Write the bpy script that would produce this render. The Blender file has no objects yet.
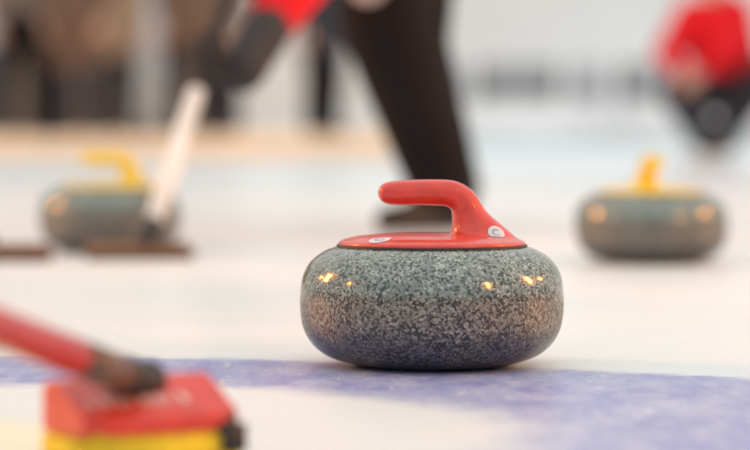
import bpy, bmesh, math, random
from mathutils import Vector, Matrix
from mathutils.bvhtree import BVHTree
random.seed(4)
S=bpy.context.scene
F=2812.5; CH=0.27; HY=121.0
def P(px,py,D): return Vector(((px-375)/F*D, D, CH+(HY-py)/F*D))
try:
    S.view_settings.view_transform='Standard'
    S.view_settings.look='None'
except Exception as e: print(e)

# ---------------------------------------------------------------- helpers
def link(o,parent=None):
    S.collection.objects.link(o)
    if parent is not None: o.parent=parent
    return o
def empty(name,loc=(0,0,0),rotz=0):
    e=bpy.data.objects.new(name,None); e.empty_display_size=.05
    e.location=loc; e.rotation_euler=(0,0,rotz); return link(e)
def obj(name,bm,mat,parent=None,smooth=True):
    me=bpy.data.meshes.new(name)
    bmesh.ops.recalc_face_normals(bm,faces=bm.faces)
    bm.to_mesh(me); bm.free()
    for m in (mat if isinstance(mat,(list,tuple)) else [mat]): me.materials.append(m)
    if smooth:
        for p in me.polygons: p.use_smooth=True
    return link(bpy.data.objects.new(name,me),parent)
def mat(name,col,rough=.5,spec=.5,metal=0,nscale=0,namt=0,bump=0,bscale=50,coat=0,emis=None,sheen=0):
    m=bpy.data.materials.new(name); m.use_nodes=True
    nt=m.node_tree; b=nt.nodes['Principled BSDF']
    b.inputs['Base Color'].default_value=(*col,1); b.inputs['Roughness'].default_value=rough
    b.inputs['Metallic'].default_value=metal; b.inputs['Specular IOR Level'].default_value=spec
    b.inputs['Coat Weight'].default_value=coat; b.inputs['Coat Roughness'].default_value=.1
    tc=nt.nodes.new('ShaderNodeTexCoord')
    if namt:
        n=nt.nodes.new('ShaderNodeTexNoise'); n.inputs['Scale'].default_value=nscale; n.inputs['Detail'].default_value=4
        nt.links.new(tc.outputs['Object'],n.inputs['Vector'])
        r=nt.nodes.new('ShaderNodeValToRGB'); r.color_ramp.elements[0].position=.3; r.color_ramp.elements[1].position=.7
        r.color_ramp.elements[0].color=(*[c*(1-namt) for c in col],1); r.color_ramp.elements[1].color=(*[min(1,c*(1+namt)) for c in col],1)
        nt.links.new(n.outputs['Fac'],r.inputs['Fac']); nt.links.new(r.outputs['Color'],b.inputs['Base Color'])
    if bump:
        n=nt.nodes.new('ShaderNodeTexNoise'); n.inputs['Scale'].default_value=bscale; n.inputs['Detail'].default_value=3
        nt.links.new(tc.outputs['Object'],n.inputs['Vector'])
        bb=nt.nodes.new('ShaderNodeBump'); bb.inputs['Strength'].default_value=bump; bb.inputs['Distance'].default_value=.01
        nt.links.new(n.outputs['Fac'],bb.inputs['Height']); nt.links.new(bb.outputs['Normal'],b.inputs['Normal'])
    return m
def capsule(bm,a,b,ra,rb,seg=16,cap=4,sx=1.0,up=None):
    a=Vector(a); b=Vector(b); d=b-a
    if d.length<1e-6: d=Vector((0,0,1e-4)); b=a+d
    z=d.normalized()
    if up is not None:
        y=(Vector(up)-z*z.dot(Vector(up))).normalized()
        x=y.cross(z)
    else:
        x=z.orthogonal().normalized(); y=z.cross(x)
    rings=[]
    for i in range(1,cap+1):
        t=-math.pi/2+math.pi/2*i/cap; rings.append((a+z*ra*math.sin(t),ra*math.cos(t)))
    for i in range(0,cap):
        t=math.pi/2*i/cap; rings.append((b+z*rb*math.sin(t),rb*math.cos(t)))
    vr=[]
    for c,r in rings:
        vr.append([bm.verts.new(c+x*r*sx*math.cos(2*math.pi*k/seg)+y*r*math.sin(2*math.pi*k/seg)) for k in range(seg)])
    p0=bm.verts.new(a-z*ra); p1=bm.verts.new(b+z*rb)
    for k in range(seg):
        k2=(k+1)%seg
        bm.faces.new((p0,vr[0][k2],vr[0][k]))
        for i in range(len(vr)-1): bm.faces.new((vr[i][k],vr[i][k2],vr[i+1][k2],vr[i+1][k]))
        bm.faces.new((p1,vr[-1][k],vr[-1][k2]))
def ellipsoid(bm,c,rx,ry,rz,M=None,u=20,v=14):
    T=Matrix.Translation(c)@((M.to_4x4()) if M else Matrix())@Matrix.Diagonal((rx,ry,rz,1))
    bmesh.ops.create_uvsphere(bm,u_segments=u,v_segments=v,radius=1,matrix=T)
def remesh(bm,voxel,smooth=3,clampz=None):
    bmesh.ops.recalc_face_normals(bm,faces=bm.faces)
    me=bpy.data.meshes.new('tmp'); bm.to_mesh(me); bm.free()
    o=bpy.data.objects.new('tmp',me); S.collection.objects.link(o)
    r=o.modifiers.new('r','REMESH'); r.mode='VOXEL'; r.voxel_size=voxel
    if smooth:
        s=o.modifiers.new('s','SMOOTH'); s.factor=.5; s.iterations=smooth
    dg=bpy.context.evaluated_depsgraph_get()
    m2=bpy.data.meshes.new_from_object(o.evaluated_get(dg))
    bpy.data.objects.remove(o); bpy.data.meshes.remove(me)
    if clampz is not None:
        for v in m2.vertices:
            if v.co.z<clampz: v.co.z=clampz
    for p in m2.polygons: p.use_smooth=True
    return m2
def lathe(prof,seg=128):
    bm=bmesh.new(); rings=[]
    for r,z in prof:
        if r<1e-6: rings.append([bm.verts.new((0,0,z))])
        else: rings.append([bm.verts.new((r*math.cos(2*math.pi*k/seg),r*math.sin(2*math.pi*k/seg),z)) for k in range(seg)])
    for a,b in zip(rings,rings[1:]):
        for k in range(seg):
            k2=(k+1)%seg
            if len(a)==1 and len(b)==1: continue
            if len(a)==1: bm.faces.new((a[0],b[k],b[k2]))
            elif len(b)==1: bm.faces.new((a[k],a[k2],b[0]))
            else: bm.faces.new((a[k],a[k2],b[k2],b[k]))
    return bm
def catmull(pts,n=6):
    out=[]; N=len(pts)
    for i in range(N-1):
        p0=pts[max(i-1,0)];p1=pts[i];p2=pts[i+1];p3=pts[min(i+2,N-1)]
        for j in range(n):
            t=j/n
            out.append(tuple(.5*((2*b)+(-a+c)*t+(2*a-5*b+4*c-d)*t*t+(-a+3*b-3*c+d)*t**3) for a,b,c,d in zip(p0,p1,p2,p3)))
    out.append(tuple(pts[-1])); return out
def box(bm,lo,hi,bev=0):
    r=bmesh.ops.create_cube(bm,size=1)
    lo=Vector(lo);hi=Vector(hi)
    for v in r['verts']: v.co=Vector(((lo[i]+hi[i])/2+v.co[i]*(hi[i]-lo[i]) for i in range(3)))
    if bev:
        es=set(e for v in r['verts'] for e in v.link_edges)
        bmesh.ops.bevel(bm,geom=list(es),offset=bev,segments=3,affect='EDGES')

# ---------------------------------------------------------------- materials
def granite():
    m=bpy.data.materials.new('granite'); m.use_nodes=True; nt=m.node_tree; N=nt.nodes; L=nt.links
    b=N['Principled BSDF']; tc=N.new('ShaderNodeTexCoord')
    def ramp(src,stops,interp='LINEAR'):
        r=N.new('ShaderNodeValToRGB'); cr=r.color_ramp; cr.interpolation=interp
        cr.elements[0].position=stops[0][0]; cr.elements[0].color=(*stops[0][1],1)
        cr.elements[1].position=stops[-1][0]; cr.elements[1].color=(*stops[-1][1],1)
        for p,c in stops[1:-1]:
            e=cr.elements.new(p); e.color=(*c,1)
        L.new(src,r.inputs['Fac']); return r.outputs['Color']
    v=N.new('ShaderNodeTexVoronoi'); v.inputs['Scale'].default_value=410; L.new(tc.outputs['Object'],v.inputs['Vector'])
    sep=N.new('ShaderNodeSeparateColor'); L.new(v.outputs['Color'],sep.inputs['Color'])
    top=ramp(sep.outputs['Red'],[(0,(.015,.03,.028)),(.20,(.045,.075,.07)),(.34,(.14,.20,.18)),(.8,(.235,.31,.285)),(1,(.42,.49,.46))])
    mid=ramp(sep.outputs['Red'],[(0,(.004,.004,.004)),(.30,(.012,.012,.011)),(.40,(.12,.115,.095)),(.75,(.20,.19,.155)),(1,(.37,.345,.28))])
    sx=N.new('ShaderNodeSeparateXYZ'); L.new(tc.outputs['Object'],sx.inputs['Vector'])
    n=N.new('ShaderNodeTexNoise'); n.inputs['Scale'].default_value=90; L.new(tc.outputs['Object'],n.inputs['Vector'])
    ma=N.new('ShaderNodeMath'); ma.operation='MULTIPLY_ADD'; ma.inputs[1].default_value=.006; L.new(n.outputs['Fac'],ma.inputs[0]); L.new(sx.outputs['Z'],ma.inputs[2])
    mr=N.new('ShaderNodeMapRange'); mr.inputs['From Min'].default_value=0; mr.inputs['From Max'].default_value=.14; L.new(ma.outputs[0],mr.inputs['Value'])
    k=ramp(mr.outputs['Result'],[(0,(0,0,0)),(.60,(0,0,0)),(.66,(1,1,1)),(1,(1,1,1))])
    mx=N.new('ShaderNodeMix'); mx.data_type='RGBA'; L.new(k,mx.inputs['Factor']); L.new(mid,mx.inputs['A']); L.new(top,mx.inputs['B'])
    n2=N.new('ShaderNodeTexNoise'); n2.inputs['Scale'].default_value=25; n2.inputs['Detail'].default_value=5; L.new(tc.outputs['Object'],n2.inputs['Vector'])
    dk=ramp(n2.outputs['Fac'],[(.3,(.74,.74,.74)),(.7,(1.0,1.0,1.0))])
    m2=N.new('ShaderNodeMix'); m2.data_type='RGBA'; m2.blend_type='MULTIPLY'; m2.inputs['Factor'].default_value=1
    L.new(mx.outputs['Result'],m2.inputs['A']); L.new(dk,m2.inputs['B'])
    kb=ramp(mr.outputs['Result'],[(0,(.36,.39,.52)),(.22,(.42,.45,.58)),(.38,(1,1,1)),(1,(1,1,1))])  # painted self-shading and blue reflection: granite darker and bluer towards the base
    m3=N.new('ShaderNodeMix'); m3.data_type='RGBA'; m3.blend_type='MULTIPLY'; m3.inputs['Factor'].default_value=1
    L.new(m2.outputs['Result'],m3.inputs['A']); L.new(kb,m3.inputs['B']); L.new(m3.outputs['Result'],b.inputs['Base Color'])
    rr=ramp(mr.outputs['Result'],[(0,(.2,.2,.2)),(.22,(.2,.2,.2)),(.32,(.40,.40,.40)),(.52,(.40,.40,.40)),(.60,(.11,.11,.11)),(1,(.11,.11,.11))])
    L.new(rr,b.inputs['Roughness']); b.inputs['Specular IOR Level'].default_value=.95
    bp=N.new('ShaderNodeBump'); bp.inputs['Strength'].default_value=.07; bp.inputs['Distance'].default_value=.001
    L.new(sep.outputs['Green'],bp.inputs['Height']); L.new(bp.outputs['Normal'],b.inputs['Normal'])
    return m
M_gran=granite()
M_red=mat('red_plastic',(.60,.05,.03),.3,.5,coat=.35,nscale=60,namt=.12)
M_yel=mat('yellow_plastic',(.82,.60,.01),.3,.5,coat=.3,nscale=60,namt=.06)
M_blk=mat('black_rubber',(.015,.015,.017),.5,.4,nscale=50,namt=.2)
M_wht=mat('white_label',(.62,.66,.72),.4,nscale=40,namt=.03)
M_ink=mat('label_ink',(.20,.24,.34),.5,nscale=40,namt=.1)

# ---------------------------------------------------------------- curling stone
prof=[(0,.006),(.045,.006),(.058,.0035),(.064,0),(.082,.0012),(.102,.006),(.120,.0135),(.134,.026),(.1425,.043),(.1455,.063),(.1452,.083),(.1420,.1005),(.1345,.1140),(.122,.1245),(.107,.131),(.09,.1335),(.05,.135),(0,.135)]
prof=catmull(prof,5); prof=[(max(r,0),z) for r,z in prof]; prof[0]=(0,.006); prof[-1]=(0,.135)
def handle_mesh():
    bm=lathe([(0,.132),(.1025,.132),(.1035,.1345),(.1025,.1370),(.098,.1392),(.085,.1425),(.06,.1448),(.03,.1460),(0,.1465)],96)
    s=895.7
    def z(y): return CH+(HY-y)/s
    st=[((478,243),48,34,(1,0)),((478,237),38,30,(1,.0)),((477,230),28,24,(1,.1)),((472,221),21,19,(1,.2)),((468,213),17,16.5,(1,.25)),((465,205),15,15.5,(1,.35)),((460,198),14,15,(.9,.75)),((451,193),13.3,15,(.45,1)),((438,191.6),12.8,15,(0.05,1)),((418,191.4),12.5,15,(0,1)),((400,191.8),12.2,14.5,(0,1)),((389,192),11.2,13,(0,1)),((382,192.2),8.5,10,(0,1)),((379,192.4),4.5,5.5,(0,1)),((378,192.4),.8,1,(0,1))]
    keys=[(a[0][0],a[0][1],a[1],a[2],a[3][0],a[3][1]) for a in st]
    pts=catmull(keys,4); rings=[]; seg=28
    for (x,y,hw,hd,nx,nz) in pts:
        c=Vector(((x-431.5)/s,0,z(y))); n=Vector((nx,0,nz)).normalized()
        ring=[]
        for k in range(seg):
            t=2*math.pi*k/seg; ct=math.cos(t); si=math.sin(t)
            e=.85
            cx=math.copysign(abs(ct)**e,ct); sy=math.copysign(abs(si)**e,si)
            ring.append(bm.verts.new(c+n*cx*hw/s+Vector((0,1,0))*sy*hd/s))
        rings.append(ring)
    for a,b in zip(rings,rings[1:]):
        for k in range(seg): bm.faces.new((a[k],a[(k+1)%seg],b[(k+1)%seg],b[k]))
    bm.faces.new(rings[0]); bm.faces.new(rings[-1][::-1])
    return remesh(bm,.0018,5)
HM=handle_mesh()
HB=BVHTree.FromPolygons([v.co[:] for v in HM.vertices],[p.vertices[:] for p in HM.polygons])
def decal(c,d,r0,r1,a0=0,a1=360,off=.0005,tree=None,reach=.1):
    tree=tree or HB
    d=Vector(d).normalized(); x=Vector((0,0,1)).cross(d).normalized() if abs(d.z)<.95 else Vector((1,0,0)); y=d.cross(x)
    x.normalize();y.normalize()
    bm=bmesh.new(); grid=[]
    for i in range(5):
        r=r0+(r1-r0)*i/4; row=[]
        for k in range(33):
            t=math.radians(a0+(a1-a0)*k/32)
            o=Vector(c)+x*r*math.cos(t)+y*r*math.sin(t)+d*reach
            h=tree.ray_cast(o,-d)
            q=h[0]+h[1]*off if h[0] else o-d*reach
            row.append(bm.verts.new(q))
        grid.append(row)
    for a,b in zip(grid,grid[1:]):
        for k in range(32):
            try: bm.faces.new((a[k],a[k+1],b[k+1],b[k]))
            except: pass
    return bm
def stone(loc,rotz,col):
    e=empty('curling_stone',loc,rotz)
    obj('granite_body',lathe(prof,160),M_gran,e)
    obj('gasket_shadow_line',lathe([(.09,.1305),(.1050,.1305),(.1056,.1322),(.1050,.1338),(.09,.134)],128),M_blk,e)  # black gasket ring, its colour also standing in for the plate rim's shadow
    me=HM.copy(); me.materials.clear(); me.materials.append(col)
    link(bpy.data.objects.new('handle',me),e)
    for c,d,k in (((-.057,-.066,.14),(0,-.5,1),1.25),((.071,-.028,.150),(.25,-1,.85),.95)):
        obj('sticker',decal(c,d,.0002,.0100*k),M_wht,e)
        obj('sticker_letter',decal(c,d,.0038*k,.0050*k,40,320,.0009),M_ink,e)
    return e
stone((.0628,3.105,0),0,M_red)
stone((-.547,5.80,0),math.radians(8),M_yel)
stone((.527,5.36,0),math.radians(96),M_yel)

# ---------------------------------------------------------------- ice
def ice():
    m=bpy.data.materials.new('ice'); m.use_nodes=True; nt=m.node_tree; N=nt.nodes; L=nt.links
    b=N['Principled BSDF']; g=N.new('ShaderNodeNewGeometry')
    sep=N.new('ShaderNodeSeparateXYZ'); L.new(g.outputs['Position'],sep.inputs[0])
    n1=N.new('ShaderNodeTexNoise'); n1.inputs['Scale'].default_value=9; n1.inputs['Detail'].default_value=7; n1.inputs['Roughness'].default_value=.7; L.new(g.outputs['Position'],n1.inputs['Vector'])
    def math_(op,a,bv=None,c=None):
        q=N.new('ShaderNodeMath'); q.operation=op
        for i,vv in enumerate((a,bv,c)):
            if vv is None: continue
            if isinstance(vv,(int,float)): q.inputs[i].default_value=vv
            else: L.new(vv,q.inputs[i])
        return q.outputs[0]
    nz=math_('MULTIPLY_ADD',n1.outputs['Fac'],.12,-.06)
    def circ(cx,cy):
        dx=math_('SUBTRACT',sep.outputs['X'],cx); dy=math_('SUBTRACT',sep.outputs['Y'],cy)
        return math_('ADD',math_('SQRT',math_('ADD',math_('MULTIPLY',dx,dx),math_('MULTIPLY',dy,dy))),nz)
    def step(v,a,bb):
        q=N.new('ShaderNodeMapRange'); q.interpolation_type='SMOOTHSTEP'
        q.inputs['From Min'].default_value=a; q.inputs['From Max'].default_value=bb; L.new(v,q.inputs['Value']); return q.outputs['Result']
    outer=math_('SUBTRACT',1,step(circ(-.60,1.41),1.80,1.85))
    inner=step(circ(-.304,2.435),.38,.50)
    n2=N.new('ShaderNodeTexNoise'); n2.inputs['Scale'].default_value=20; n2.inputs['Detail'].default_value=8; n2.inputs['Roughness'].default_value=.78
    mp=N.new('ShaderNodeMapping'); mp.inputs['Scale'].default_value=(1,.35,1); L.new(g.outputs['Position'],mp.inputs['Vector']); L.new(mp.outputs[0],n2.inputs['Vector'])
    pat=step(n2.outputs['Fac'],.30,.72)
    # fine frosty scratches
    n4=N.new('ShaderNodeTexNoise'); n4.inputs['Scale'].default_value=60; n4.inputs['Detail'].default_value=6; n4.inputs['Roughness'].default_value=.8; n4.inputs['Distortion'].default_value=1.2
    mp4=N.new('ShaderNodeMapping'); mp4.inputs['Scale'].default_value=(1,.18,1); mp4.inputs['Rotation'].default_value=(0,0,.5); L.new(g.outputs['Position'],mp4.inputs['Vector']); L.new(mp4.outputs[0],n4.inputs['Vector'])
    scr=step(n4.outputs['Fac'],.56,.66)
    fac=math_('MULTIPLY',math_('MULTIPLY',outer,inner),math_('SUBTRACT',1,math_('MULTIPLY',pat,.50)))
    fac=math_('MULTIPLY',fac,math_('SUBTRACT',1,math_('MULTIPLY',scr,.45)))
    n3=N.new('ShaderNodeTexNoise'); n3.inputs['Scale'].default_value=1.3; n3.inputs['Detail'].default_value=3; L.new(g.outputs['Position'],n3.inputs['Vector'])
    r=N.new('ShaderNodeValToRGB'); r.color_ramp.elements[0].position=.35; r.color_ramp.elements[1].position=.65
    r.color_ramp.elements[0].color=(.66,.82,.88,1); r.color_ramp.elements[1].color=(.82,.89,.92,1); L.new(n3.outputs['Fac'],r.inputs['Fac'])
    mc=N.new('ShaderNodeMix'); mc.data_type='RGBA'; mc.inputs['B'].default_value=(.86,.87,.62,1)  # broom's yellow reflection, painted into the ice colour as a cream spot
    L.new(math_('MULTIPLY',math_('SUBTRACT',1,step(circ(-.42,2.3),.16,.34)),.8),mc.inputs['Factor']); L.new(r.outputs['Color'],mc.inputs['A'])
    ms=N.new('ShaderNodeMix'); ms.data_type='RGBA'; ms.inputs['B'].default_value=(.93,.95,.96,1)
    L.new(math_('MULTIPLY',scr,.5),ms.inputs['Factor']); L.new(mc.outputs['Result'],ms.inputs['A'])
    mx=N.new('ShaderNodeMix'); mx.data_type='RGBA'; mx.inputs['B'].default_value=(.19,.24,.60,1)
    L.new(fac,mx.inputs['Factor']); L.new(ms.outputs['Result'],mx.inputs['A']); L.new(mx.outputs['Result'],b.inputs['Base Color'])
    b.inputs['Roughness'].default_value=.32; b.inputs['Specular IOR Level'].default_value=.35
    pb=N.new('ShaderNodeTexNoise'); pb.inputs['Scale'].default_value=120; pb.inputs['Detail'].default_value=2; L.new(g.outputs['Position'],pb.inputs['Vector'])
    bp=N.new('ShaderNodeBump'); bp.inputs['Strength'].default_value=.12; bp.inputs['Distance'].default_value=.004; L.new(pb.outputs['Fac'],bp.inputs['Height']); L.new(bp.outputs['Normal'],b.inputs['Normal'])
    return m
bm=bmesh.new(); vs=[bm.verts.new(c) for c in ((-12,-6,0),(14,-6,0),(14,36,0),(-12,36,0))]; bm.faces.new(vs)
obj('floor',bm,ice(),smooth=False)

# ---------------------------------------------------------------- brooms
def broom(head,yaw,top,hcol,padc,endc,segs,L=.2,W=.075,h0=.045,h1=.07,r=.0125,stripe=None,joint=(0,0,.0),padh=.026,bump0=.86,bump1=1.18):
    e=empty('curling_broom',head,yaw)
    bm=bmesh.new(); n=9; rings=[]
    def sec(x,k):
        w=W/2*k
        return [(-w,padh-.002),(-w*1.0,h0*.92),(-w*.86,h0),(-w*.1,h0+(h1-h0)*.62),(w*.45,h1),(w*.85,h1*.97),(w,h1*.88),(w,padh-.002)]
    for i in range(n):
        t=i/(n-1); x=-L/2+L*t; k=1-.18*abs(2*t-1)**4
        rings.append([bm.verts.new((x,y,z)) for y,z in sec(x,k)])
    for a,b in zip(rings,rings[1:]):
        for j in range(8): bm.faces.new((a[j],a[(j+1)%8],b[(j+1)%8],b[j]))
    bm.faces.new(rings[0]); bm.faces.new(rings[-1][::-1])
    bmesh.ops.bevel(bm,geom=[ed for ed in bm.edges if ed.is_manifold and ed.calc_face_angle(0)>.6],offset=.003,segments=2,affect='EDGES')
    obj('head_housing',bm,hcol,e,False)
    bm=bmesh.new(); box(bm,(-L/2*.99,-W/2*1.06,0),(L/2*.99,W/2*1.04,padh),.006)
    obj('sweeping_pad',bm,padc,e)
    bm=bmesh.new(); box(bm,(L/2*bump0,-W/2*1.12,0.0005),(L/2*bump1,W/2*1.10,h0*.93),.010)
    obj('end_bumper',bm,endc,e)
    if stripe:
        for i in range(8):
            bm=bmesh.new(); x=-L*.42+i*L*.085
            w=L*.05 if i%3 else L*.025
            y0,z0=-W/2*.62,h0+(h1-h0)*.62*(.24/.76); y1,z1=-W/2*.34,h0+(h1-h0)*.62*(.52/.76)
            vs=[bm.verts.new(c) for c in ((x,y0,z0+.0012),(x+w,y0,z0+.0012),(x+w,y1,z1+.0012),(x,y1,z1+.0012))]; bm.faces.new(vs)
            obj('lettering_%d'%(i+1),bm,stripe,e,False)
    inv=(Matrix.Translation(Vector(head))@Matrix.Rotation(yaw,4,'Z')).inverted()
    j=Matrix.Translation(Vector(head))@Matrix.Rotation(yaw,4,'Z')@Vector((joint[0],joint[1],h1+.002+joint[2]))
    top=Vector(top); d=(top-j).normalized()
    def add(name,fn,m):
        bm=bmesh.new(); fn(bm); bm.transform(inv); obj(name,bm,m,e)
    add('pivot_joint',lambda b:(capsule(b,j-Vector((0,0,.015)),j+Vector((0,0,.004)),.015,.015)),M_blk)
    add('ferrule',lambda b:capsule(b,j,j+d*.045,.0145,r*1.1),M_blk)
    a=j+d*.04; T=(top-a).length; f0=0
    for i,(f,m) in enumerate(segs):
        def fn(b,f0=f0,f=f):
            bmesh.ops.create_cone(b,cap_ends=True,segments=28,radius1=r,radius2=r,depth=(f-f0)*T)
            M=Matrix.Translation(a+d*T*(f0+f)/2)@d.to_track_quat('Z','Y').to_matrix().to_4x4()
            b.transform(M)
        add('shaft_section_%d'%(i+1),fn,m); f0=f
    add('end_cap',lambda b:capsule(b,top-d*.02,top,r*1.15,r*1.1),M_blk)
    return j,d
M_hred=mat('broom_red',(.58,.045,.028),.35,nscale=40,namt=.1)
M_lett=mat('broom_lettering',(.75,.55,.5),.5,nscale=40,namt=.1)
M_pady=mat('pad_yellow',(.74,.56,.02),.75,nscale=80,namt=.12,bump=.3,bscale=400)
M_padb=mat('pad_brown',(.16,.09,.055),.8,nscale=60,namt=.2)
M_dkg=mat('carbon_brown',(.11,.06,.04),.35,nscale=40,namt=.2)
M_shr=mat('shaft_red',(.56,.03,.03),.3,coat=.4,nscale=30,namt=.08)
M_shw=mat('shaft_white',(.80,.82,.80),.35,nscale=30,namt=.05)
hd=(-.184,2.20,0)
j0=P(146,383,2.20); q=P(0,329,1.97); dd=(q-j0).normalized()
broom(hd,math.radians(33),j0+dd*1.15,M_hred,M_pady,M_blk,[(.085,M_dkg),(.8,M_shr),(1,M_blk)],L=.135,W=.086,h0=.045,h1=.069,r=.0145,stripe=M_lett,joint=(.010,.006,-.008),padh=.031,bump0=.55,bump1=1.10)
# sweeper's broom
shead=P(137,257,5.50); shead.z=0
grip1=P(209,54,5.95)
dsh=(grip1-Vector((shead.x+.02,shead.y,.036))).normalized()
stop=grip1+dsh*.62
broom(shead,math.radians(3),stop,M_padb,M_padb,M_padb,[(.36,M_shw),(1,M_blk)],L=.2,W=.08,h0=.022,h1=.034,r=.0185,joint=(.02,0,0),padh=.015)
sh2=P(8,263,5.42); sh2.z=0
broom(sh2,math.radians(-4),(-1.25,5.9,1.15),M_padb,M_padb,M_padb,[(.36,M_shw),(.8,M_shw),(1,M_blk)],L=.15,W=.08,h0=.022,h1=.034,joint=(-.04,0,0),padh=.015)

# ---------------------------------------------------------------- people
M_skin=mat('skin',(.62,.36,.27),.5,nscale=30,namt=.08)
M_lip=mat('lips',(.50,.17,.15),.45,nscale=30,namt=.08)
M_eye=mat('eye_white',(.8,.8,.78),.3,nscale=30,namt=.02)
M_iris=mat('iris',(.06,.04,.03),.2,nscale=30,namt=.1)
def cloth(n,c): return mat(n,c,.85,.2,nscale=8,namt=.18,bump=.5,bscale=14)
C_black=cloth('cloth_black',(.010,.008,.009)); C_red=cloth('cloth_red',(.70,.012,.02))
C_dgrey=cloth('cloth_dark_grey',(.035,.035,.045)); C_brown=cloth('cloth_brown',(.16,.10,.07)); C_tan=cloth('cloth_tan',(.30,.215,.15))
C_lgrey=cloth('cloth_light_grey',(.50,.53,.56)); C_blue=cloth('cloth_blue',(.10,.14,.22)); C_taupe=cloth('cloth_taupe',(.20,.155,.13))
M_shoeB=mat('shoe_black',(.015,.013,.013),.45,nscale=30,namt=.2); M_shoeW=mat('shoe_white',(.7,.72,.72),.5,nscale=30,namt=.05)
M_hair1=mat('hair_brown',(.10,.055,.03),.6,nscale=80,namt=.4); M_hair2=mat('hair_dark',(.02,.016,.014),.6,nscale=80,namt=.4)
M_glove=mat('glove_black',(.022,.020,.022),.7,nscale=40,namt=.25)

def seg_d(p,a,b,ra,rb):
    ab=b-a; t=max(0,min(1,(p-a).dot(ab)/max(ab.length_squared,1e-9)))
    return (p-a-ab*t).length-(ra+(rb-ra)*t)
def hand(root,wr,dirv,axis,m,grip=None,side=1,rs=.0125):
    bm=bmesh.new(); axis=Vector(axis).normalized(); dirv=Vector(dirv).normalized()
    if grip:
        gp=Vector(grip); n=(wr-gp); n=(n-axis*n.dot(axis)).normalized(); t=axis.cross(n)*side
        R=rs+.010
        k0=gp+n*(R+.006)
        for o in (-.028,-.01,.01,.028):
            capsule(bm,wr,k0+axis*o*1.1-t*.012,.024,.016,12)
        for i,ln in enumerate((230,250,240,200)):
            o=(i-1.5)*.0215; prev=None; Np=6
            for s in range(Np+1):
                a=math.radians(-20+ln*s/Np); c=gp+(n*math.cos(a)+t*math.sin(a))*R+axis*o
                if prev is not None: capsule(bm,prev,c,.0098-.0004*s,.0096-.0004*s,10,3)
                prev=c
        prev=k0+axis*.035-t*.015
        for s in range(1,5):
            a=math.radians(-10-40*s); c=gp+(n*math.cos(a)+t*math.sin(a))*(R+.001)+axis*(.045-.004*s)
            capsule(bm,prev,c,.0115,.0105,10,3); prev=c
    else:
        x=axis; n=dirv.cross(x).normalized()*side
        for o in (-.028,-.01,.01,.028): capsule(bm,wr+x*o*.5,wr+dirv*.085+x*o*1.0,.018,.0135,12)
        for i,ln in enumerate((.068,.078,.074,.058)):
            b0=wr+dirv*.085+x*(i-1.5)*.0205*-1; d=dirv.copy(); prev=b0
            for s,fr in enumerate((.45,.32,.23)):
                d=(Matrix.Rotation(math.radians(14+8*s)*side,3,x)@d).normalized()
                c=prev+d*ln*fr; capsule(bm,prev,c,.0092-.0006*s,.0088-.0006*s,10,3); prev=c
        b0=wr+dirv*.03-x*-.026; d=(dirv*.8+x*.6+n*.25).normalized(); prev=b0
        for s,l in enumerate((.04,.03,.024)):
            c=prev+d*l; capsule(bm,prev,c,.0125-.001*s,.0115-.001*s,10,3); prev=c; d=(d+dirv*.25).normalized()
    me=remesh(bm,.0034,2); me.materials.append(m)
    link(bpy.data.objects.new('hand',me),root)
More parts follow.
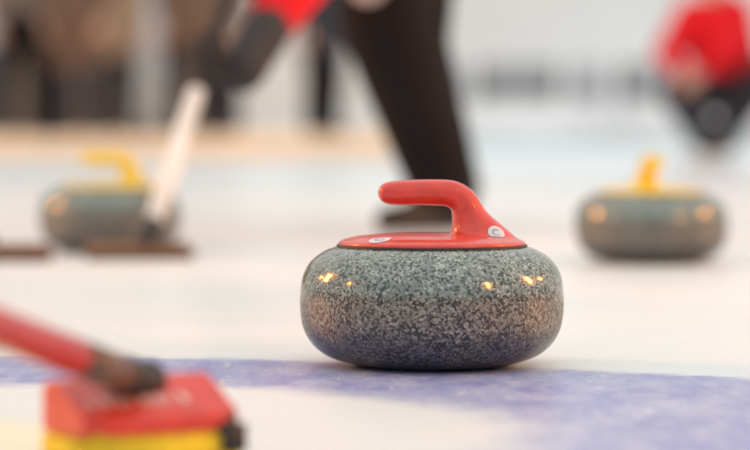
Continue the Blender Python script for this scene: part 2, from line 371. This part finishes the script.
def person(name,J,mats,vox=.014,hair=None,floor=0,legw=1,coat=0,hf=(0,-1,0),grips=None,bulk=1.0,gauntlet=0,hem=None):
    root=empty(name)
    J={k:Vector(v) for k,v in J.items()}
    B=[]
    def bone(a,b,ra,rb,l): B.append((Vector(a),Vector(b),ra,rb,l))
    hipc=(J['hipL']+J['hipR'])/2; shc=(J['shL']+J['shR'])/2
    for s in 'LR':
        hip,kn,an,toe=J['hip'+s],J['kn'+s],J['an'+s],J['toe'+s]
        hr=hem or .056
        bone(hip,kn,.098*min(legw,1.35),.076*legw,'leg'); bone(kn,an,.077*legw,hr,'leg')
        fd=(toe-an); fd.z=0; fd.normalize()
        heel=Vector((an.x,an.y,floor+.035))-fd*.035
        bone(heel,Vector((toe.x,toe.y,floor+.026)),.046,.038,'shoe'); bone(an-Vector((0,0,.0)),heel+fd*.03,.042,.044,'shoe')
        sh,el,wr=J['sh'+s],J['el'+s],J['wr'+s]
        bone(sh,el,.062*bulk,.052*bulk,'top')
        if gauntlet:
            md=el.lerp(wr,gauntlet); bone(el,md,.052*bulk,.050,'top'); bone(md,wr,.054,.046,'hand')
        else: bone(el,wr,.052*bulk,.036,'top')
        i_hip=hipc.lerp(hip,.75); i_sh=shc.lerp(sh,.55)
        mid=i_hip.lerp(i_sh,.5)
        bone(i_hip,mid,.105,.10*bulk,'top'); bone(mid,i_sh,.10*bulk,.105*bulk,'top')
        bone(i_sh,sh,.085*bulk,.066*bulk,'top')
        if coat: bone(i_hip,hip.lerp(kn,coat),.115,.125,'top')
    bone(J['hipL'],J['hipR'],.105,.105,'leg')
    bone(shc,J['head'].lerp(shc,.35),.06,.052,'skin')
    bm=bmesh.new()
    for a,b,ra,rb,l in B: capsule(bm,a,b,ra,rb)
    up=(J['head']-shc).normalized(); f=Vector(hf); f=(f-up*f.dot(up)).normalized(); x=f.cross(up).normalized()
    H=Matrix((x,f,up)).transposed(); hc=J['head']
    def hp(a,b,c): return hc+H@Vector((a,b,c))
    ellipsoid(bm,hp(0,-.012,.03),.076,.094,.092,H)
    ellipsoid(bm,hp(0,.018,-.035),.058,.070,.078,H)
    capsule(bm,hp(0,.088,.012),hp(0,.106,-.022),.009,.014,10)
    capsule(bm,hp(-.03,.076,.028),hp(.03,.076,.028),.012,.012,10)
    ellipsoid(bm,hp(0,.066,-.092),.026,.022,.02,H,12,8)
    for s in (-1,1): ellipsoid(bm,hp(s*.079,-.008,-.005),.010,.020,.033,H,12,8)
    me=remesh(bm,vox,3,floor+.001)
    lab=['top','leg','shoe','skin','hair','hand']
    for k in lab: me.materials.append({'hair':hair or M_hair1,'hand':mats.get('hand',M_skin)}.get(k) or mats[k])
    Hi=H.transposed()
    for p in me.polygons:
        c=p.center; q=Hi@(c-hc)
        if abs(q.x)<.12 and abs(q.y)<.14 and -.115<q.z<.15:
            l='hair' if (q.z>.068 or (q.y<-.012 and q.z>-.055 and abs(q.x)<.085)) and not (q.y>.075 and q.z<.075) else 'skin'
        else:
            best=min(B,key=lambda t:seg_d(c,t[0],t[1],t[2],t[3])+(0.0 if t[4]!='skin' else .012)-(.02 if t[4]=='top' and coat else 0)); l=best[4]
        p.material_index=lab.index(l)
    link(bpy.data.objects.new('body',me),root)
    for s in (-1,1):
        bm=bmesh.new(); ellipsoid(bm,hp(s*.030,.079,.008),.014,.010,.009,H,14,10); obj('eye',bm,M_eye,root)
        bm=bmesh.new(); ellipsoid(bm,hp(s*.030,.087,.008),.006,.004,.006,H,12,8); obj('iris',bm,M_iris,root)
        bm=bmesh.new(); capsule(bm,hp(s*.018,.090,.029),hp(s*.044,.078,.031),.004,.003,8,3); obj('eyebrow',bm,hair or M_hair1,root)
    bm=bmesh.new(); capsule(bm,hp(-.020,.083,-.058),hp(.020,.083,-.058),.006,.006,8,3); capsule(bm,hp(-.014,.084,-.066),hp(.014,.084,-.066),.006,.006,8,3); obj('mouth',bm,M_lip,root)
    bm=bmesh.new(); cdir=(hc-shc).normalized(); cx=cdir.orthogonal().normalized(); cy=cdir.cross(cx)
    ring=[]
    for h,r in ((.055,.078),(.10,.068),(.10,.061),(.055,.066)):
        ring.append([bm.verts.new(shc+cdir*h+(cx*math.cos(2*math.pi*k/24)+cy*math.sin(2*math.pi*k/24))*r) for k in range(24)])
    for i in range(4):
        a=ring[i];b=ring[(i+1)%4]
        for k in range(24): bm.faces.new((a[k],a[(k+1)%24],b[(k+1)%24],b[k]))
    obj('collar',bm,mats['top'],root)
    for s in 'LR':
        d=(J['wr'+s]-J['el'+s]).normalized()
        if grips and s in grips:
            gp,ax=grips[s]; hand(root,J['wr'+s]+d*.015,d,ax,mats.get('hand',M_skin),grip=gp,side=1 if s=='L' else -1,rs=.0185)
        else:
            sd=(J['shR']-J['shL']).normalized(); n=d.cross(sd)
            hand(root,J['wr'+s]+d*.02,d,(n if n.length>.2 else Vector((1,0,0))),mats.get('hand',M_skin),side=1 if s=='L' else -1)
    return root,me

# sweeper (dark trousers, red jacket), bent over the broom
ga=grip1; gb=grip1+dsh*.40
def wrist_for(g,frm,l=.085):
    n=(Vector(frm)-g); n=n-dsh*n.dot(dsh); return g+n.normalized()*l
elR=P(290,-10,6.22); elL=Vector((-.20,6.62,.88))
wrR=wrist_for(ga,elR,.085); wrL=wrist_for(gb,elL,.09)
J=dict(hipL=(.10,7.34,.84),hipR=(.10,7.10,.83),knR=(.022,6.91,.52),anR=(.165,7.0,.12),toeR=(.035,6.90,.02),
 knL=(.08,7.40,.47),anL=(.20,7.62,.09),toeL=(.10,7.53,.02),
 shR=(-.09,6.48,.71),shL=(-.14,6.82,.86),elR=elR,wrR=wrR,elL=elL,wrL=wrL,head=(-.36,6.50,.95))
cr,cm=person('curler',J,dict(top=C_red,leg=C_black,shoe=M_shoeB,skin=M_skin,hand=M_glove),vox=.011,legw=1.50,hem=.088,hf=(-.4,-.75,-.5),grips={'R':(ga,dsh),'L':(gb,dsh)},hair=M_hair1,bulk=1.35,gauntlet=.5)
cb=BVHTree.FromPolygons([v.co[:] for v in cm.vertices],[p.vertices[:] for p in cm.polygons])
M_patch=mat('trouser_patch',(.50,.52,.57),.7,nscale=30,namt=.05)
obj('trouser_patch',decal((-.015,6.9,.600),(0,-1,0),.0005,.046,off=.003,tree=cb,reach=.3),M_patch,cr)

# crouching player, right background
D=17
def Q(px,py,d=0): return P(px,py,D+d)
J=dict(hipL=Q(746,92,.15),hipR=Q(730,94,-.05),knR=Q(676,94,-.42),anR=Q(708,142,-.20),toeR=Q(684,160,-.42),
 knL=Q(768,72,-.35),anL=Q(722,140,-.22),toeL=Q(700,160,-.40),
 shR=Q(686,24,-.15),shL=Q(738,16,.1),elR=Q(666,54,-.28),wrR=Q(680,72,-.48),elL=Q(722,54,-.32),wrL=Q(700,74,-.50),head=Q(712,-24,-.12))
person('crouching_curler',J,dict(top=C_red,leg=C_dgrey,shoe=M_shoeW,skin=M_skin),vox=.013,legw=1.35,hf=(-.5,-.8,-.2),hair=M_hair2,bulk=1.55,hem=.085)

# ---------------------------------------------------------------- spectator walkway + spectators
M_walk=mat('walkway',(.90,.67,.47),.8,nscale=3,namt=.06)
bm=bmesh.new(); box(bm,(-11.9,20,0),(.25,35.5,.15),.01); obj('spectator_walkway',bm,M_walk,smooth=False)
def spectator(px,D,mats,coat=0,h=1.0,turn=0,spread=.11,hair=None,seed=0):
    rd=random.Random(seed); x=(px-375)/F*D; fl=.15
    R=Matrix.Rotation(turn,3,'Z'); o=Vector((x,D,fl))
    def w(a,b,c): return o+R@Vector((a,b,c*h))
    e=rd.uniform(-.04,.04)
    J=dict(hipL=w(.10,0,.92),hipR=w(-.10,0,.92),knL=w(spread,-.04,.50),knR=w(-spread,-.02+e,.50),anL=w(spread,.02,.09),anR=w(-spread,.02+e,.09),
      toeL=w(spread+.03,-.16,.02),toeR=w(-spread-.03,-.16+e,.02),shL=w(.18,0,1.42),shR=w(-.18,0,1.42),
      elL=w(.25,.03,1.13),elR=w(-.25,.03,1.13),wrL=w(.23,-.10,.90),wrR=w(-.23,-.10,.90),head=w(0,-.02,1.64))
    person('spectator',J,mats,vox=.02,coat=coat,floor=fl,hf=R@Vector((0,-1,0)),hair=hair,legw=1.2,hem=.08)
def mm(t,l,s=M_shoeB): return dict(top=t,leg=l,shoe=s,skin=M_skin)
spectator(22,22.4,mm(C_taupe,C_black),.0,1.0,.3,.13,M_hair2,1)
spectator(78,22.0,mm(C_brown,C_dgrey),.7,1.02,-.2,.12,M_hair1,2)
spectator(112,22.9,mm(C_tan,C_dgrey),.4,.98,.4,.11,M_hair2,3)
spectator(148,24.4,mm(C_lgrey,C_lgrey),.3,1.0,-.4,.10,M_hair1,4)
spectator(190,23.4,mm(C_brown,C_dgrey),.3,1.04,.1,.13,M_hair2,5)
spectator(-14,23.2,mm(C_lgrey,C_blue),.3,1.0,.2,.12,M_hair1,6)
spectator(322,24.0,mm(C_dgrey,C_black),.4,1.0,.5,.09,M_hair1,7)
spectator(222,24.6,mm(C_taupe,C_dgrey),.5,1.0,-.5,.10,M_hair1,8)
spectator(48,24.8,mm(C_taupe,C_dgrey),.5,1.0,-.5,.10,M_hair1,9)

M_cur=mat('curtain',(.25,.205,.17),.9,nscale=1.5,namt=.25)
bm=bmesh.new(); prev=None
for i in range(241):
    x=-11.5+i*.042; y=27+.07*math.sin(i*.8)+.03*math.sin(i*2.1)
    a=bm.verts.new((x,y,.15)); b=bm.verts.new((x,y,4.6))
    if prev: bm.faces.new((prev[0],a,b,prev[1]))
    prev=(a,b)
obj('curtain',bm,M_cur)
M_wall=mat('wall_paint',(.86,.86,.85),.9,nscale=.6,namt=.05)
bm=bmesh.new(); box(bm,(-12,36,0),(14,36.2,7)); obj('wall_back',bm,M_wall,smooth=False)
bm=bmesh.new(); box(bm,(-12.2,-6,0),(-12,36.2,7)); obj('wall_left',bm,M_wall,smooth=False)
bm=bmesh.new(); box(bm,(14,-6,0),(14.2,36.2,7)); obj('wall_right',bm,M_wall,smooth=False)
M_board=mat('rink_board',(.84,.85,.86),.5,nscale=2,namt=.03)
e=empty('rink_board')
for i in range(6):
    bm=bmesh.new(); box(bm,(.45+i*2.2,30,0),(.45+i*2.2+2.16,30.08,.43),.015); obj('panel_%d'%(i+1),bm,M_board,e)
M_chair=mat('chair_grey',(.34,.35,.37),.6,nscale=10,namt=.1); M_leg=mat('chair_metal',(.5,.5,.52),.3,metal=.8,nscale=10,namt=.05)
M_chair2=mat('chair_pale',(.5,.52,.55),.6,nscale=10,namt=.1)
def chair(x,y,m):
    e=empty('chair',(x,y,0),math.radians(random.uniform(-12,12)))
    bm=bmesh.new(); box(bm,(-.22,-.22,.43),(.22,.22,.47),.015); obj('seat',bm,m,e)
    bm=bmesh.new(); box(bm,(-.22,.20,.52),(.22,.235,.92),.015); obj('backrest',bm,m,e)
    k=0
    for sx in (-.2,.2):
        for sy in (-.19,.21):
            k+=1; bm=bmesh.new(); box(bm,(sx-.012,sy-.012,0),(sx+.012,sy+.012,.45 if sy<0 else .60)); obj('leg_%d'%k,bm,M_leg,e)
for i in range(10): chair(.8+i*.52+random.uniform(-.03,.03),31.2,M_chair if i%3 else M_chair2)

# ---------------------------------------------------------------- light
w=bpy.data.worlds.new('world'); S.world=w; w.use_nodes=True
nt=w.node_tree; bg=nt.nodes['Background']
tc=nt.nodes.new('ShaderNodeTexCoord'); sp=nt.nodes.new('ShaderNodeSeparateXYZ'); nt.links.new(tc.outputs['Generated'],sp.inputs[0])
r=nt.nodes.new('ShaderNodeValToRGB'); r.color_ramp.elements[0].position=0; r.color_ramp.elements[0].color=(.46,.48,.49,1)
r.color_ramp.elements[1].position=.7; r.color_ramp.elements[1].color=(1,.99,.97,1)
nt.links.new(sp.outputs['Z'],r.inputs['Fac']); nt.links.new(r.outputs['Color'],bg.inputs['Color']); bg.inputs['Strength'].default_value=1.10
def lamp(name,loc,target,sx,sy,power,col):
    l=bpy.data.lights.new(name,'AREA'); l.shape='ELLIPSE'; l.size=sx; l.size_y=sy; l.energy=power; l.color=col
    o=bpy.data.objects.new(name,l); o.location=loc
    o.rotation_euler=(Vector(target)-Vector(loc)).to_track_quat('-Z','Y').to_euler(); link(o)
warm=(1,.36,.06)
lamp('hall_lamp',(-9.2,6.9,3.7),(.0,4,0),.7,2.4,560,warm)
lamp('hall_lamp.001',(-10.2,9.6,3.6),(.0,4,0),.5,1.0,100,warm)
lamp('hall_lamp.002',(-9.0,1.6,3.2),(.0,4,0),.4,.9,60,warm)
lamp('hall_lamp.003',(10,4.5,3.7),(.0,4,0),.7,2.2,520,warm)
lamp('hall_lamp.004',(10.4,7.8,3.4),(.0,4,0),.5,1.0,100,warm)
lamp('hall_lamp.005',(7.9,-3.3,4.0),(.0,4,0),.6,2.4,260,warm)
lamp('fill_softlight',(-1,22,6.8),(0,26,1),8,3,260,(1,.99,.97))  # added soft fill for the walkway end, not a fitting of the hall

# ---------------------------------------------------------------- camera
c=bpy.data.cameras.new('camera'); c.sensor_width=36; c.lens=135; c.clip_end=200
c.dof.use_dof=True; c.dof.focus_distance=3.0; c.dof.aperture_fstop=2.8
co=bpy.data.objects.new('camera',c); link(co); co.location=(0,0,CH)
co.rotation_euler=(math.radians(90)-math.atan((225-HY)/F),0,0)
S.camera=co
